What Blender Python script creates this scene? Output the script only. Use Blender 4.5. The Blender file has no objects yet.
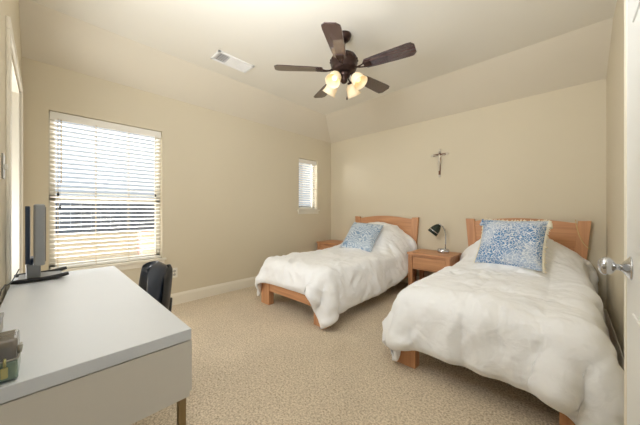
import bpy, bmesh, math, random
import numpy as np
from mathutils import Vector, Matrix
random.seed(7); np.random.seed(7)
PI = math.pi
sc = bpy.context.scene
COL = sc.collection

# ------------------------------------------------------------------ camera, world, lights, exposure
cam_d = bpy.data.cameras.new('camera'); cam = bpy.data.objects.new('camera', cam_d); COL.objects.link(cam)
cam_d.sensor_width = 36; cam_d.lens = 262/640*36; cam_d.shift_y = -2.5/640
cam_d.clip_start = 0.01; cam_d.clip_end = 200
cam.location = (0, 0, 1.125); cam.rotation_euler = (PI/2, 0, math.radians(43.66))
sc.camera = cam

w = bpy.data.worlds.new('sky'); sc.world = w; w.use_nodes = True
nt = w.node_tree; bg = nt.nodes['Background']
bg.inputs[0].default_value = (0.80, 0.90, 1.0, 1); bg.inputs[1].default_value = 0.5

def area(name, loc, target, sx, sy, power, color):
    d = bpy.data.lights.new(name, 'AREA'); d.shape = 'RECTANGLE'; d.size = sx; d.size_y = sy
    d.energy = power; d.color = color
    o = bpy.data.objects.new(name, d); COL.objects.link(o); o.location = loc
    o.rotation_euler = (Vector(target)-Vector(loc)).to_track_quat('-Z', 'Y').to_euler()
    return o
area('front_fill', (-1.25, -0.13, 2.05), (-1.1, 3.0, 1.2), 1.1, 0.7, 9, (0.95, 0.98, 1.0))  # added fill lamp in front of the front wall; no hall opens there
area('ceiling_fill', (-0.9, 0.30, 1.95), (-1.0, 1.4, 2.74), 0.8, 0.5, 23, (0.95, 0.98, 1.0))  # added fill lamp aimed up to brighten the ceiling, out of view
area('side_room_light', (-2.90, -0.62, 0.95), (-1.9, 1.0, 1.75), 0.35, 0.9, 11, (0.97, 0.985, 1.0))
area('daylight_sky', (-4.9, 0.1, 3.3), (-2.6, 1.3, 0.9), 1.3, 1.3, 130, (0.95, 0.98, 1.0))
area('daylight_ground', (-4.6, 0.45, -0.2), (-2.6, 0.7, 2.4), 1.4, 1.2, 120, (0.96, 0.98, 1.0))
area('daylight_corner', (-4.5, 2.5, 2.1), (-3.4, 3.26, 1.6), 0.9, 0.9, 45, (0.96, 0.98, 1.0))

vs = sc.view_settings
vs.view_transform = 'Standard'; vs.look = 'None'; vs.gamma = 1; vs.use_curve_mapping = False; vs.exposure = 0.63
sc.cycles.use_denoising = True
sc.cycles.max_bounces = 10; sc.cycles.diffuse_bounces = 6; sc.cycles.sample_clamp_indirect = 6

# ------------------------------------------------------------------ materials
def lin(c):
    return tuple(((v/255)/12.92 if v/255 <= .04045 else ((v/255+.055)/1.055)**2.4) for v in c)+(1,)
def mat(name, rgb, rough=.6, metal=0, spec=None, bump=None, **kw):
    m = bpy.data.materials.new(name); m.use_nodes = True; n = m.node_tree; b = n.nodes['Principled BSDF']
    b.inputs['Base Color'].default_value = lin(rgb); b.inputs['Roughness'].default_value = rough
    b.inputs['Metallic'].default_value = metal
    if spec is not None: b.inputs['Specular IOR Level'].default_value = spec
    # every material gets a faint procedural mottling
    tc = n.nodes.new('ShaderNodeTexCoord'); ns = n.nodes.new('ShaderNodeTexNoise')
    ns.inputs['Scale'].default_value = kw.get('nscale', 6); ns.inputs['Detail'].default_value = kw.get('ndetail', 4)
    n.links.new(tc.outputs['Object'], ns.inputs['Vector'])
    rp = n.nodes.new('ShaderNodeValToRGB'); v = kw.get('var', .04)
    c = lin(rgb); rp.color_ramp.elements[0].position = .3; rp.color_ramp.elements[1].position = .7
    rp.color_ramp.elements[0].color = tuple(x*(1-v) for x in c[:3])+(1,)
    rp.color_ramp.elements[1].color = tuple(min(1, x*(1+v)) for x in c[:3])+(1,)
    n.links.new(ns.outputs['Fac'], rp.inputs[0]); n.links.new(rp.outputs[0], b.inputs['Base Color'])
    if bump:
        bs, bd, bscale = bump
        n2 = n.nodes.new('ShaderNodeTexNoise'); n2.inputs['Scale'].default_value = bscale; n2.inputs['Detail'].default_value = 5
        n.links.new(tc.outputs['Object'], n2.inputs['Vector'])
        bp = n.nodes.new('ShaderNodeBump'); bp.inputs['Strength'].default_value = bs; bp.inputs['Distance'].default_value = bd
        n.links.new(n2.outputs['Fac'], bp.inputs['Height']); n.links.new(bp.outputs[0], b.inputs['Normal'])
    return m
def wood(name, c1, c2, axis=0, rough=.4, scale=1.0):
    m = bpy.data.materials.new(name); m.use_nodes = True; n = m.node_tree; b = n.nodes['Principled BSDF']
    b.inputs['Roughness'].default_value = rough
    tc = n.nodes.new('ShaderNodeTexCoord'); mp = n.nodes.new('ShaderNodeMapping')
    s = [26*scale]*3; s[axis] = 1.6*scale; mp.inputs['Scale'].default_value = s
    ns = n.nodes.new('ShaderNodeTexNoise'); ns.inputs['Scale'].default_value = 1.0; ns.inputs['Detail'].default_value = 6
    ns.inputs['Distortion'].default_value = .6
    rp = n.nodes.new('ShaderNodeValToRGB'); rp.color_ramp.elements[0].position = .32; rp.color_ramp.elements[1].position = .68
    rp.color_ramp.elements[0].color = lin(c1); rp.color_ramp.elements[1].color = lin(c2)
    n.links.new(tc.outputs['Object'], mp.inputs[0]); n.links.new(mp.outputs[0], ns.inputs['Vector'])
    n.links.new(ns.outputs['Fac'], rp.inputs[0]); n.links.new(rp.outputs[0], b.inputs['Base Color'])
    bp = n.nodes.new('ShaderNodeBump'); bp.inputs['Strength'].default_value = .08; bp.inputs['Distance'].default_value = .002
    n.links.new(ns.outputs['Fac'], bp.inputs['Height']); n.links.new(bp.outputs[0], b.inputs['Normal'])
    return m
M = {}
M['wall'] = mat('wall_paint', (214, 204, 182), .85, var=.012, nscale=1.5, bump=(.10, .002, 160))
M['ceiling'] = mat('ceiling_paint', (228, 224, 214), .9, var=.01, nscale=1.5, bump=(.12, .002, 140))
M['slope'] = mat('shaded_ceiling_paint', (219, 211, 195), .9, var=.01, nscale=1.5, bump=(.12, .002, 140))  # ceiling paint toned down, with the slope's shade put into the colour
M['trim'] = mat('white_trim_paint', (232, 226, 212), .45, var=.01)
M['door'] = mat('door_paint', (240, 241, 240), .45, var=.01)
M['doortrim'] = mat('cream_edge_paint', (244, 238, 222), .5, var=.01)
M['blind'] = mat('blind_slat', (240, 237, 230), .45, var=.02)
M['blindtape'] = mat('blind_cord', (214, 196, 160), .8)
M['vinyl'] = mat('window_vinyl', (205, 200, 188), .4)
M['wood'] = wood('alder_wood', (186, 132, 94), (210, 158, 116), 0)
M['woodz'] = wood('alder_wood_upright', (186, 132, 94), (208, 156, 114), 2)
M['woody'] = wood('alder_wood_long', (182, 128, 90), (206, 154, 112), 1)
M['dark'] = mat('dark_gap', (40, 34, 30), .9)
M['desk'] = mat('desk_laminate', (213, 217, 223), .38, var=.008)
M['deskshade'] = mat('shaded_desk_laminate', (212, 207, 198), .5, var=.008)  # the white laminate again, its colour darkened for the shade on the sides
M['tanmetal'] = mat('tan_metal', (150, 128, 92), .4, .6)
M['black_leather'] = mat('black_leather', (38, 46, 60), .28, var=.1, bump=(.2, .002, 90))
M['black_plastic'] = mat('black_plastic', (28, 29, 32), .45)
M['silver'] = mat('silver_plastic', (150, 152, 154), .38, .35)
M['navy'] = mat('dark_blue_plastic', (44, 58, 80), .35)
M['chrome'] = mat('brushed_nickel', (205, 207, 212), .16, 1.0, var=.02)
M['steel'] = mat('dull_steel', (170, 168, 160), .35, .9)
M['bronze'] = mat('dark_bronze', (62, 46, 42), .34, .75, var=.25, nscale=25)
M['green'] = mat('dark_green_enamel', (44, 54, 48), .25, .3)
M['sheet'] = mat('white_sheet', (232, 228, 222), .9)
M['vent'] = mat('vent_enamel', (238, 238, 238), .4)
M['ventdark'] = mat('vent_slots', (120, 122, 130), .8)
M['plate'] = mat('white_plate', (228, 224, 214), .4)
M['cream_cloth'] = mat('cream_cloth', (236, 228, 206), .95, bump=(.3, .003, 120))
M['cordcloth'] = mat('cream_cord', (214, 190, 140), .8)
M['brass'] = mat('brass', (188, 182, 128), .35, .6)
M['pouch'] = mat('grey_glossy_pouch', (112, 106, 98), .22, .35, var=.25, nscale=20)
M['pouchgreen'] = mat('green_pouch', (128, 148, 134), .25, .2, var=.15, nscale=20)
M['greybox'] = mat('grey_card', (176, 174, 168), .6)
M['cruxwood'] = wood('dark_cross_wood', (84, 50, 34), (120, 76, 52), 2)
M['crux'] = mat('pewter', (206, 198, 184), .35, .4)
M['siding'] = mat('slate_blue_fence', (96, 104, 118), .8, var=.25, nscale=3)
M['patio'] = mat('tan_patio', (214, 198, 170), .9, var=.12, nscale=2)

# white bedding
def bedding(name, rgb):
    m = mat(name, rgb, .92, var=.015, nscale=4)
    n = m.node_tree; b = n.nodes['Principled BSDF']; b.inputs['Sheen Weight'].default_value = .25
    tc = [x for x in n.nodes if x.type == 'TEX_COORD'][0]
    ns = n.nodes.new('ShaderNodeTexNoise'); ns.inputs['Scale'].default_value = 9; ns.inputs['Detail'].default_value = 5
    ns.inputs['Distortion'].default_value = 1.2
    n.links.new(tc.outputs['Object'], ns.inputs['Vector'])
    bp = n.nodes.new('ShaderNodeBump'); bp.inputs['Strength'].default_value = .4; bp.inputs['Distance'].default_value = .02
    n.links.new(ns.outputs['Fac'], bp.inputs['Height'])
    mp = n.nodes.new('ShaderNodeMapping'); mp.inputs['Scale'].default_value = (1, .55, 1); mp.inputs['Rotation'].default_value = (0, 0, .5)
    n2 = n.nodes.new('ShaderNodeTexNoise'); n2.noise_type = 'RIDGED_MULTIFRACTAL'; n2.inputs['Scale'].default_value = 11; n2.inputs['Detail'].default_value = 3
    n2.inputs['Distortion'].default_value = .7
    n.links.new(tc.outputs['Object'], mp.inputs[0]); n.links.new(mp.outputs[0], n2.inputs['Vector'])
    b2 = n.nodes.new('ShaderNodeBump'); b2.inputs['Strength'].default_value = .6; b2.inputs['Distance'].default_value = .009
    n.links.new(n2.outputs['Fac'], b2.inputs['Height']); n.links.new(bp.outputs[0], b2.inputs['Normal']); n.links.new(b2.outputs[0], b.inputs['Normal'])
    return m
M['comforter'] = bedding('white_comforter', (243, 245, 249))

# carpet
m = bpy.data.materials.new('beige_carpet'); m.use_nodes = True; n = m.node_tree; b = n.nodes['Principled BSDF']
b.inputs['Roughness'].default_value = 1; b.inputs['Specular IOR Level'].default_value = .1
tc = n.nodes.new('ShaderNodeTexCoord')
n1 = n.nodes.new('ShaderNodeTexNoise'); n1.inputs['Scale'].default_value = 95; n1.inputs['Detail'].default_value = 3; n1.inputs['Distortion'].default_value = .5
n2 = n.nodes.new('ShaderNodeTexNoise'); n2.inputs['Scale'].default_value = 2.2; n2.inputs['Detail'].default_value = 4
for q in (n1, n2): n.links.new(tc.outputs['Object'], q.inputs['Vector'])
r1 = n.nodes.new('ShaderNodeValToRGB'); r1.color_ramp.elements[0].position = .34; r1.color_ramp.elements[1].position = .62
r1.color_ramp.elements[0].color = lin((188, 171, 147)); r1.color_ramp.elements[1].color = lin((238, 224, 203))
r2 = n.nodes.new('ShaderNodeValToRGB'); r2.color_ramp.elements[0].position = .35; r2.color_ramp.elements[1].position = .65
r2.color_ramp.elements[0].color = (.90, .90, .90, 1); r2.color_ramp.elements[1].color = (1, 1, 1, 1)
mx = n.nodes.new('ShaderNodeMix'); mx.data_type = 'RGBA'; mx.blend_type = 'MULTIPLY'; mx.inputs[0].default_value = 1
n.links.new(n1.outputs['Fac'], r1.inputs[0]); n.links.new(n2.outputs['Fac'], r2.inputs[0])
n.links.new(r1.outputs[0], mx.inputs[6]); n.links.new(r2.outputs[0], mx.inputs[7]); n.links.new(mx.outputs[2], b.inputs['Base Color'])
bp = n.nodes.new('ShaderNodeBump'); bp.inputs['Strength'].default_value = .8; bp.inputs['Distance'].default_value = .012
n.links.new(n1.outputs['Fac'], bp.inputs['Height']); n.links.new(bp.outputs[0], b.inputs['Normal'])
M['carpet'] = m

# fan blade wood, glass, bulbs
M['blade'] = wood('dark_walnut_blade', (58, 40, 40), (84, 60, 56), 0, .27); M['blade'].node_tree.nodes['Principled BSDF'].inputs['Coat Weight'].default_value = 1
m = mat('frosted_glass_shade', (232, 218, 190), .5); b = m.node_tree.nodes['Principled BSDF']
b.inputs['Emission Color'].default_value = lin((255, 226, 180)); b.inputs['Emission Strength'].default_value = .12
b.inputs['Transmission Weight'].default_value = .25
M['shade'] = m
m = mat('lit_bulb', (255, 240, 210), .5); b = m.node_tree.nodes['Principled BSDF']
b.inputs['Emission Color'].default_value = lin((255, 214, 150)); b.inputs['Emission Strength'].default_value = 1.1
M['bulb'] = m
# window glass
m = bpy.data.materials.new('window_glass'); m.use_nodes = True; n = m.node_tree; n.nodes.remove(n.nodes['Principled BSDF'])
tr = n.nodes.new('ShaderNodeBsdfTransparent'); gl = n.nodes.new('ShaderNodeBsdfGlossy'); gl.inputs['Roughness'].default_value = .02
ms = n.nodes.new('ShaderNodeMixShader'); ms.inputs[0].default_value = .06
n.links.new(tr.outputs[0], ms.inputs[1]); n.links.new(gl.outputs[0], ms.inputs[2])
n.links.new(ms.outputs[0], n.nodes['Material Output'].inputs[0]); M['glass'] = m
# brick
m = bpy.data.materials.new('red_brick'); m.use_nodes = True; n = m.node_tree; b = n.nodes['Principled BSDF']; b.inputs['Roughness'].default_value = .9
tc = n.nodes.new('ShaderNodeTexCoord'); mp = n.nodes.new('ShaderNodeMapping'); mp.inputs['Rotation'].default_value = (PI/2, 0, PI/2)
bt = n.nodes.new('ShaderNodeTexBrick'); bt.inputs['Scale'].default_value = 4
bt.inputs['Color1'].default_value = lin((170, 112, 96)); bt.inputs['Color2'].default_value = lin((196, 146, 124)); bt.inputs['Mortar'].default_value = lin((215, 205, 190))
n.links.new(tc.outputs['Object'], mp.inputs[0]); n.links.new(mp.outputs[0], bt.inputs['Vector']); n.links.new(bt.outputs['Color'], b.inputs['Base Color'])
M['brick'] = m

def pattern(name, blue, white, kind):
    m = bpy.data.materials.new(name); m.use_nodes = True; n = m.node_tree; b = n.nodes['Principled BSDF']; b.inputs['Roughness'].default_value = .95
    tc = n.nodes.new('ShaderNodeTexCoord')
    ns = n.nodes.new('ShaderNodeTexNoise'); ns.inputs['Scale'].default_value = 14 if kind == 0 else 7; ns.inputs['Detail'].default_value = 2
    n.links.new(tc.outputs['Object'], ns.inputs['Vector'])
    mixv = n.nodes.new('ShaderNodeVectorMath'); mixv.operation = 'MULTIPLY_ADD'
    mixv.inputs[1].default_value = (.09, .09, .09) if kind == 0 else (.25, .25, .25)
    n.links.new(ns.outputs['Color'], mixv.inputs[0]); n.links.new(tc.outputs['Object'], mixv.inputs[2])
    if kind == 0:
        vo = n.nodes.new('ShaderNodeTexVoronoi'); vo.feature = 'DISTANCE_TO_EDGE'; vo.inputs['Scale'].default_value = 42
        n.links.new(mixv.outputs[0], vo.inputs['Vector']); out = vo.outputs['Distance']; e = (.02, .13)
    else:
        vo = n.nodes.new('ShaderNodeTexWave'); vo.wave_type = 'RINGS'; vo.inputs['Scale'].default_value = 9; vo.inputs['Distortion'].default_value = 6
        vo.inputs['Detail'].default_value = 3; vo.inputs['Detail Scale'].default_value = 1.5
        n.links.new(mixv.outputs[0], vo.inputs['Vector']); out = vo.outputs['Fac']; e = (.35, .75)
    r = n.nodes.new('ShaderNodeValToRGB'); r.color_ramp.elements[0].position = e[0]; r.color_ramp.elements[1].position = e[1]
    r.color_ramp.elements[0].color = lin(white); r.color_ramp.elements[1].color = lin(blue)
    n.links.new(out, r.inputs[0])
    n3 = n.nodes.new('ShaderNodeTexNoise'); n3.inputs['Scale'].default_value = 5; n3.inputs['Detail'].default_value = 3
    n.links.new(tc.outputs['Object'], n3.inputs['Vector'])
    r3 = n.nodes.new('ShaderNodeValToRGB'); r3.color_ramp.elements[0].position = .45; r3.color_ramp.elements[1].position = .62
    r3.color_ramp.elements[0].color = (0, 0, 0, 1); r3.color_ramp.elements[1].color = (.55, .55, .55, 1)
    n.links.new(n3.outputs['Fac'], r3.inputs[0])
    mx = n.nodes.new('ShaderNodeMix'); mx.data_type = 'RGBA'; mx.inputs[7].default_value = lin(white)
    n.links.new(r3.outputs[0], mx.inputs[0]); n.links.new(r.outputs[0], mx.inputs[6]); n.links.new(mx.outputs[2], b.inputs['Base Color'])
    bp = n.nodes.new('ShaderNodeBump'); bp.inputs['Strength'].default_value = .3; bp.inputs['Distance'].default_value = .004
    n.links.new(out, bp.inputs['Height']); n.links.new(bp.outputs[0], b.inputs['Normal'])
    return m
M['blue_squiggle'] = pattern('blue_squiggle_cloth', (92, 134, 182), (226, 230, 234), 0)
M['blue_leaf'] = pattern('blue_leaf_cloth', (134, 160, 190), (206, 216, 226), 1)

# ------------------------------------------------------------------ mesh helpers
class MB:
    def __init__(s): s.v = []; s.f = []; s.smooth = []
    def add(s, vs, fs, smooth=False):
        k = len(s.v); s.v += [tuple(v) for v in vs]
        s.f += [tuple(i+k for i in f) for f in fs]; s.smooth += [smooth]*len(fs); return s
    def addbm(s, bm, smooth=False):
        bm.verts.index_update()
        s.add([v.co[:] for v in bm.verts], [[v.index for v in f.verts] for f in bm.faces], smooth); bm.free(); return s
    def box(s, x0, y0, z0, x1, y1, z1, bev=0, seg=2, mtx=None):
        bm = bmesh.new(); bmesh.ops.create_cube(bm, size=1)
        bmesh.ops.scale(bm, vec=(x1-x0, y1-y0, z1-z0), verts=bm.verts)
        bmesh.ops.translate(bm, vec=((x0+x1)/2, (y0+y1)/2, (z0+z1)/2), verts=bm.verts)
        if bev: bmesh.ops.bevel(bm, geom=bm.edges[:], offset=bev, segments=seg, profile=.5, affect='EDGES')
        if mtx is not None: bmesh.ops.transform(bm, matrix=mtx, verts=bm.verts)
        return s.addbm(bm)
    def prism(s, poly, a0, a1, axis='y', bev=0):
        """poly: 2D list; axis = extrusion axis"""
        def P(p, a):
            return {'y': (p[0], a, p[1]), 'x': (a, p[0], p[1]), 'z': (p[0], p[1], a)}[axis]
        bm = bmesh.new(); v0 = [bm.verts.new(P(p, a0)) for p in poly]; v1 = [bm.verts.new(P(p, a1)) for p in poly]
        bm.faces.new(v0); bm.faces.new(v1[::-1]); k = len(poly)
        for i in range(k): bm.faces.new((v0[i], v0[(i+1) % k], v1[(i+1) % k], v1[i]))
        bmesh.ops.recalc_face_normals(bm, faces=bm.faces)
        if bev: bmesh.ops.bevel(bm, geom=bm.edges[:], offset=bev, segments=2, profile=.5, affect='EDGES')
        return s.addbm(bm)
    def lathe(s, prof, c=(0, 0, 0), n=28, mtx=None, smooth=True):
        vs = []; fs = []
        for r, z in prof:
            for i in range(n):
                a = 2*PI*i/n; vs.append(Vector((r*math.cos(a), r*math.sin(a), z)))
        for j in range(len(prof)-1):
            for i in range(n):
                fs.append((j*n+i, j*n+(i+1) % n, (j+1)*n+(i+1) % n, (j+1)*n+i))
        if prof[0][0] > 1e-4: fs.append(tuple(range(n))[::-1])
        if prof[-1][0] > 1e-4: fs.append(tuple((len(prof)-1)*n+i for i in range(n)))
        if mtx is not None: vs = [mtx @ v for v in vs]
        return s.add([v+Vector(c) for v in vs], fs, smooth)
    def tube(s, pts, r, n=10, smooth=True):
        pts = [Vector(p) for p in pts]; rs = r if isinstance(r, (list, tuple)) else [r]*len(pts)
        vs = []; fs = []; up = None
        for i, p in enumerate(pts):
            t = (pts[min(i+1, len(pts)-1)]-pts[max(i-1, 0)]).normalized()
            if up is None: up = Vector((0, 0, 1)) if abs(t.z) < .9 else Vector((1, 0, 0))
            a = t.cross(up).normalized(); b2 = a.cross(t).normalized(); up = b2
            for k in range(n):
                q = 2*PI*k/n; vs.append(p+(a*math.cos(q)+b2*math.sin(q))*rs[i])
        for j in range(len(pts)-1):
            for i in range(n): fs.append((j*n+i, (j+1)*n+i, (j+1)*n+(i+1) % n, j*n+(i+1) % n))
        fs.append(tuple(range(n))); fs.append(tuple((len(pts)-1)*n+i for i in range(n))[::-1])
        return s.add(vs, fs, smooth)
    def build(s, name, material, parent=None, loc=None, **props):
        me = bpy.data.meshes.new(name); me.from_pydata(s.v, [], s.f); me.validate()
        for i, p in enumerate(me.polygons):
            if i < len(s.smooth): p.use_smooth = s.smooth[i]
        bm = bmesh.new(); bm.from_mesh(me); bmesh.ops.recalc_face_normals(bm, faces=bm.faces); bm.to_mesh(me); bm.free()
        me.materials.append(M[material]); o = bpy.data.objects.new(name, me); COL.objects.link(o)
        if parent: o.parent = parent
        if loc: o.location = loc
        for k, v in props.items(): o[k] = v
        return o
def thing(name, label, cat, loc=(0, 0, 0), rz=0, group=None):
    o = bpy.data.objects.new(name, None); COL.objects.link(o); o.location = loc; o.rotation_euler = (0, 0, rz)
    o.empty_display_size = .05; o['label'] = label; o['category'] = cat
    if group: o['group'] = group
    return o
def tag(o, label, cat, group=None):
    o['label'] = label; o['category'] = cat
    if group: o['group'] = group
    return o
def kids(o): return [c for c in bpy.data.objects if c.parent == o]
def dup(root, loc, label):
    r = root.copy(); COL.objects.link(r); r.location = loc; r['label'] = label
    for ch in kids(root):
        c = ch.copy(); COL.objects.link(c); c.parent = r
        for g in kids(ch):
            d = g.copy(); COL.objects.link(d); d.parent = c
    return r
def struct(o): o['kind'] = 'structure'; return o
def B(*a, **k): return MB().box(*a, **k)

# ------------------------------------------------------------------ room
XL, XR, YB, YF = -3.40, 0.263, 3.87, -0.14
ZW, ZC, D1, D2 = 2.44, 2.74, 0.39, 0.583
T = .14
def quadslab(name, pts, mname, thick):
    """a slab: polygon pts (facing the room) thickened away by vector thick"""
    mb = MB(); k = len(pts); t = Vector(thick)
    vs = [Vector(p) for p in pts]+[Vector(p)+t for p in pts]
    fs = [tuple(range(k)), tuple(range(2*k-1, k-1, -1))]+[(i, i+k, (i+1) % k+k, (i+1) % k) for i in range(k)]
    return struct(mb.add(vs, fs).build(name, mname))
struct(B(XL-T, YF-1.2, -.12, XR+1.3, YB+T, 0).build('floor', 'carpet'))
# window wall with two openings
W1 = (.02, .93, .57, 2.03); W2 = (3.03, 3.49, 1.13, 2.03)
mb = MB()
for a in ((XL-T, YF-T, 0, XL, W1[0], ZW), (XL-T, W1[0], 0, XL, W1[1], W1[2]), (XL-T, W1[0], W1[3], XL, W1[1], ZW),
          (XL-T, W1[1], 0, XL, W2[0], ZW), (XL-T, W2[0], 0, XL, W2[1], W2[2]), (XL-T, W2[0], W2[3], XL, W2[1], ZW),
          (XL-T, W2[1], 0, XL, YB+T, ZW)): mb.box(*a)
struct(mb.build('wall_left', 'wall'))
struct(B(XL, YB, 0, XR+T, YB+T, ZW).build('wall_back', 'wall'))
# right wall (with the doorway beside the camera) - reaches up to the slopes and the flat ceiling
mb = MB(); O = (-.40, .42, 2.05)
poly = [(YF-1.2, 0), (O[0], 0), (O[0], O[2]), (O[1], O[2]), (O[1], 0), (YB, 0), (YB, ZW), (YB-D2, ZC), (YF-1.2, ZC)]
# split in convex pieces so the faces are clean
for pz in ([(O[1], 0), (YB, 0), (YB, ZW), (YB-D2, ZC), (O[1], ZC)], [(O[0], O[2]), (O[1], O[2]), (O[1], ZC), (O[0], ZC)], [(YF-1.2, 0), (O[0], 0), (O[0], ZC), (YF-1.2, ZC)]):
    mb.prism(pz, XR, XR+T, 'x')
struct(mb.build('wall_right', 'wall'))
# front wall with the closet doorway at its far end
C0, C1 = -3.12, -2.15
mb = MB()
mb.prism([(XL, 0), (C0, 0), (C0, 2.05), (C0, ZC-.08), (XL, ZW)], YF-.12, YF, 'y')
mb.prism([(C0, 2.05), (C1, 2.05), (C1, ZC), (XL+D1, ZC), (C0, ZC-.08)], YF-.12, YF, 'y')
mb.prism([(C1, 0), (XR, 0), (XR, ZC), (C1, ZC)], YF-.12, YF, 'y')
struct(mb.build('wall_front', 'wall'))
struct(B(C0-.3, YF-.95, 0, C1+.3, YF-.85, 2.4).build('wall_closet', 'wall'))
quadslab('ceiling', [(XL+D1, YF-.2, ZC), (XL+D1, YB-D2, ZC), (XR+.01, YB-D2, ZC), (XR+.01, YF-.2, ZC)], 'ceiling', (0, 0, .1))
quadslab('ceiling_slope', [(XL, YF-.2, ZW), (XL, YB, ZW), (XL+D1, YB-D2, ZC), (XL+D1, YF-.2, ZC)], 'slope', (-.05, 0, .12))
quadslab('ceiling_slope', [(XL, YB, ZW), (XR+.01, YB, ZW), (XR+.01, YB-D2, ZC), (XL+D1, YB-D2, ZC)], 'slope', (0, .05, .12))
# baseboards
def base(name, x0, y0, x1, y1, nx, ny):
    mb = MB(); h = .135; prof = [(0, 0), (.016, 0), (.016, h-.03), (.011, h-.012), (.006, h), (0, h)]
    vs = []; fs = []; k = len(prof)
    for (x, y) in ((x0, y0), (x1, y1)):
        vs += [(x+nx*d, y+ny*d, z) for d, z in prof]
    fs = [tuple(range(k)), tuple(range(2*k-1, k-1, -1))]+[(i, i+k, (i+1) % k+k, (i+1) % k) for i in range(k)]
    struct(mb.add(vs, fs).build(name, 'trim'))
base('baseboard_left', XL, YF, XL, YB, 1, 0)
base('baseboard_back', XL, YB, XR, YB, 0, -1)
base('baseboard_right', XR, .50, XR, YB, -1, 0)
base('baseboard_front', XL, YF, C0-.08, YF, 0, 1)
# closet doorway trim
mb = MB()
mb.box(C0-.07, YF, 0, C0-.005, YF+.016, 2.055, bev=.004); mb.box(C1+.005, YF, 0, C1+.07, YF+.016, 2.055, bev=.004)
mb.box(C0-.07, YF, 2.055, C1+.07, YF+.016, 2.12, bev=.004)
struct(mb.build('trim_1', 'trim'))
mb = MB(); mb.box(C0-.005, YF-.12, 0, C0+.012, YF, 2.05); mb.box(C1-.012, YF-.12, 0, C1+.005, YF, 2.05); mb.box(C0, YF-.12, 2.035, C1, YF, 2.05)
struct(mb.build('trim_2', 'trim'))

# windows
def window(idx, W, meet):
    y0, y1, z0, z1 = W; xg = XL-.11
    mb = MB(); f = .045
    for a in ((y0, z0, y0+f, z1), (y1-f, z0, y1, z1), (y0, z0, y1, z0+f), (y0, z1-f, y1, z1), (y0, meet-.025, y1, meet+.025)):
        mb.box(xg-.02, a[0], a[1], xg+.025, a[2], a[3], bev=.004)
    fr = struct(mb.build('window_%d' % idx, 'vinyl'))
    p = B(xg-.004, y0+f, z0+f, xg+.002, y1-f, z1-f).build('pane', 'glass', fr)
    s = MB(); s.box(XL-.11, y0+.002, z0-.018, XL+.006, y1-.002, z0+.003)
    s.box(XL, y0-.035, z0-.02, XL+.035, y1+.035, z0+.004, bev=.004)
    s.box(XL, y0-.02, z0-.075, XL+.014, y1+.02, z0-.0205, bev=.003)
    s.build('window_sill', 'trim', fr)
window(1, W1, 1.24); window(2, W2, 2.0)

# blinds
def blind(label, W, nslat, cords, tilt, group):
    y0, y1, z0, z1 = W; y0 += .006; y1 -= .006; xc = XL-.045
    t = thing('window_blind', label, 'blind', (xc, (y0+y1)/2, z1), 0, group); hw = (y1-y0)/2
    h = MB(); h.box(.012, -hw, -.075, .026, hw, -.004, bev=.003); h.box(-.03, -hw, -.045, .012, hw, -.004)
    h.build('headrail', 'blind', t)
    H = z1-z0-.008; top = -.095; bot = -H+.021; dz = (top-bot)/nslat
    s = MB()
    for i in range(nslat):
        z = top-dz*i; vs = []
        # slightly crowned slat, tilted about the Y axis
        for k in range(5):
            a = (k/4-.5)*.05; cr = .0025*(1-(2*k/4-1)**2)
            x = a*math.cos(tilt)-cr*math.sin(tilt); zz = a*math.sin(tilt)+cr*math.cos(tilt)
            vs += [(x, -hw+.002, z+zz), (x, hw-.002, z+zz), (x, -hw+.002, z+zz-.0028), (x, hw-.002, z+zz-.0028)]
        fs = []
        for k in range(4):
            q = 4*k; fs += [(q, q+1, q+5, q+4), (q+2, q+6, q+7, q+3), (q, q+4, q+6, q+2), (q+1, q+3, q+7, q+5)]
        fs += [(0, 2, 3, 1), (16, 17, 19, 18)]
        s.add(vs, fs, False)
    s.build('slats', 'blind', t)
    B(-.026, -hw+.002, bot-.022, .026, hw-.002, bot-.002, bev=.003).build('bottom_rail', 'blind', t)
    for c in cords:
        yy = -hw+c*2*hw; cd = MB()
        for xx in (-.026, .027): cd.tube([(xx, yy, -.06), (xx, yy, bot-.01)], .0016, 6)
        for i in range(nslat):   # rout holes / ladder knots at every slat
            z = top-dz*i; cd.box(-.024, yy-.003, z-.004, .029, yy+.003, z-.001)
        cd.build('ladder_cord', 'blindtape', t)
    return t, hw, bot
t, hw, bot = blind('wide white slatted blind over the large window behind the desk', W1, 31, (.06, .36, .66, .94), math.radians(14), None)
wd = MB(); wd.tube([(.034, -hw+.075, -.07), (.034, -hw+.075, -.66)], .0035, 8); wd.build('tilt_wand', 'blindtape', t)
for k, z in ((0, -.74), (1, -.86)):
    c = MB(); c.tube([(.034, -hw+.055+.012*k, -.07), (.034, -hw+.055+.012*k, z)], .001, 6)
    c.lathe([(.002, 0), (.007, -.012), (.009, -.03), (.002, -.036)], (.034, -hw+.055+.012*k, z), 12); c.build('pull_cord', 'black_plastic', t)
c = MB(); c.tube([(.034, hw-.06, -.07), (.034, hw-.06, -.72)], .001, 6); c.lathe([(.002, 0), (.007, -.012), (.009, -.03), (.002, -.036)], (.034, hw-.06, -.72), 12)
c.build('pull_cord', 'black_plastic', t)
t2, hw2, _ = blind('narrow white slatted blind over the small window near the corner', W2, 19, (.2, .8), math.radians(12), None)
c = MB(); c.tube([(.034, hw2-.05, -.07), (.034, hw2-.05, -.5)], .001, 6); c.lathe([(.002, 0), (.007, -.012), (.009, -.03), (.002, -.036)], (.034, hw2-.05, -.5), 12)
c.build('pull_cord', 'blindtape', t2)

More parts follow.
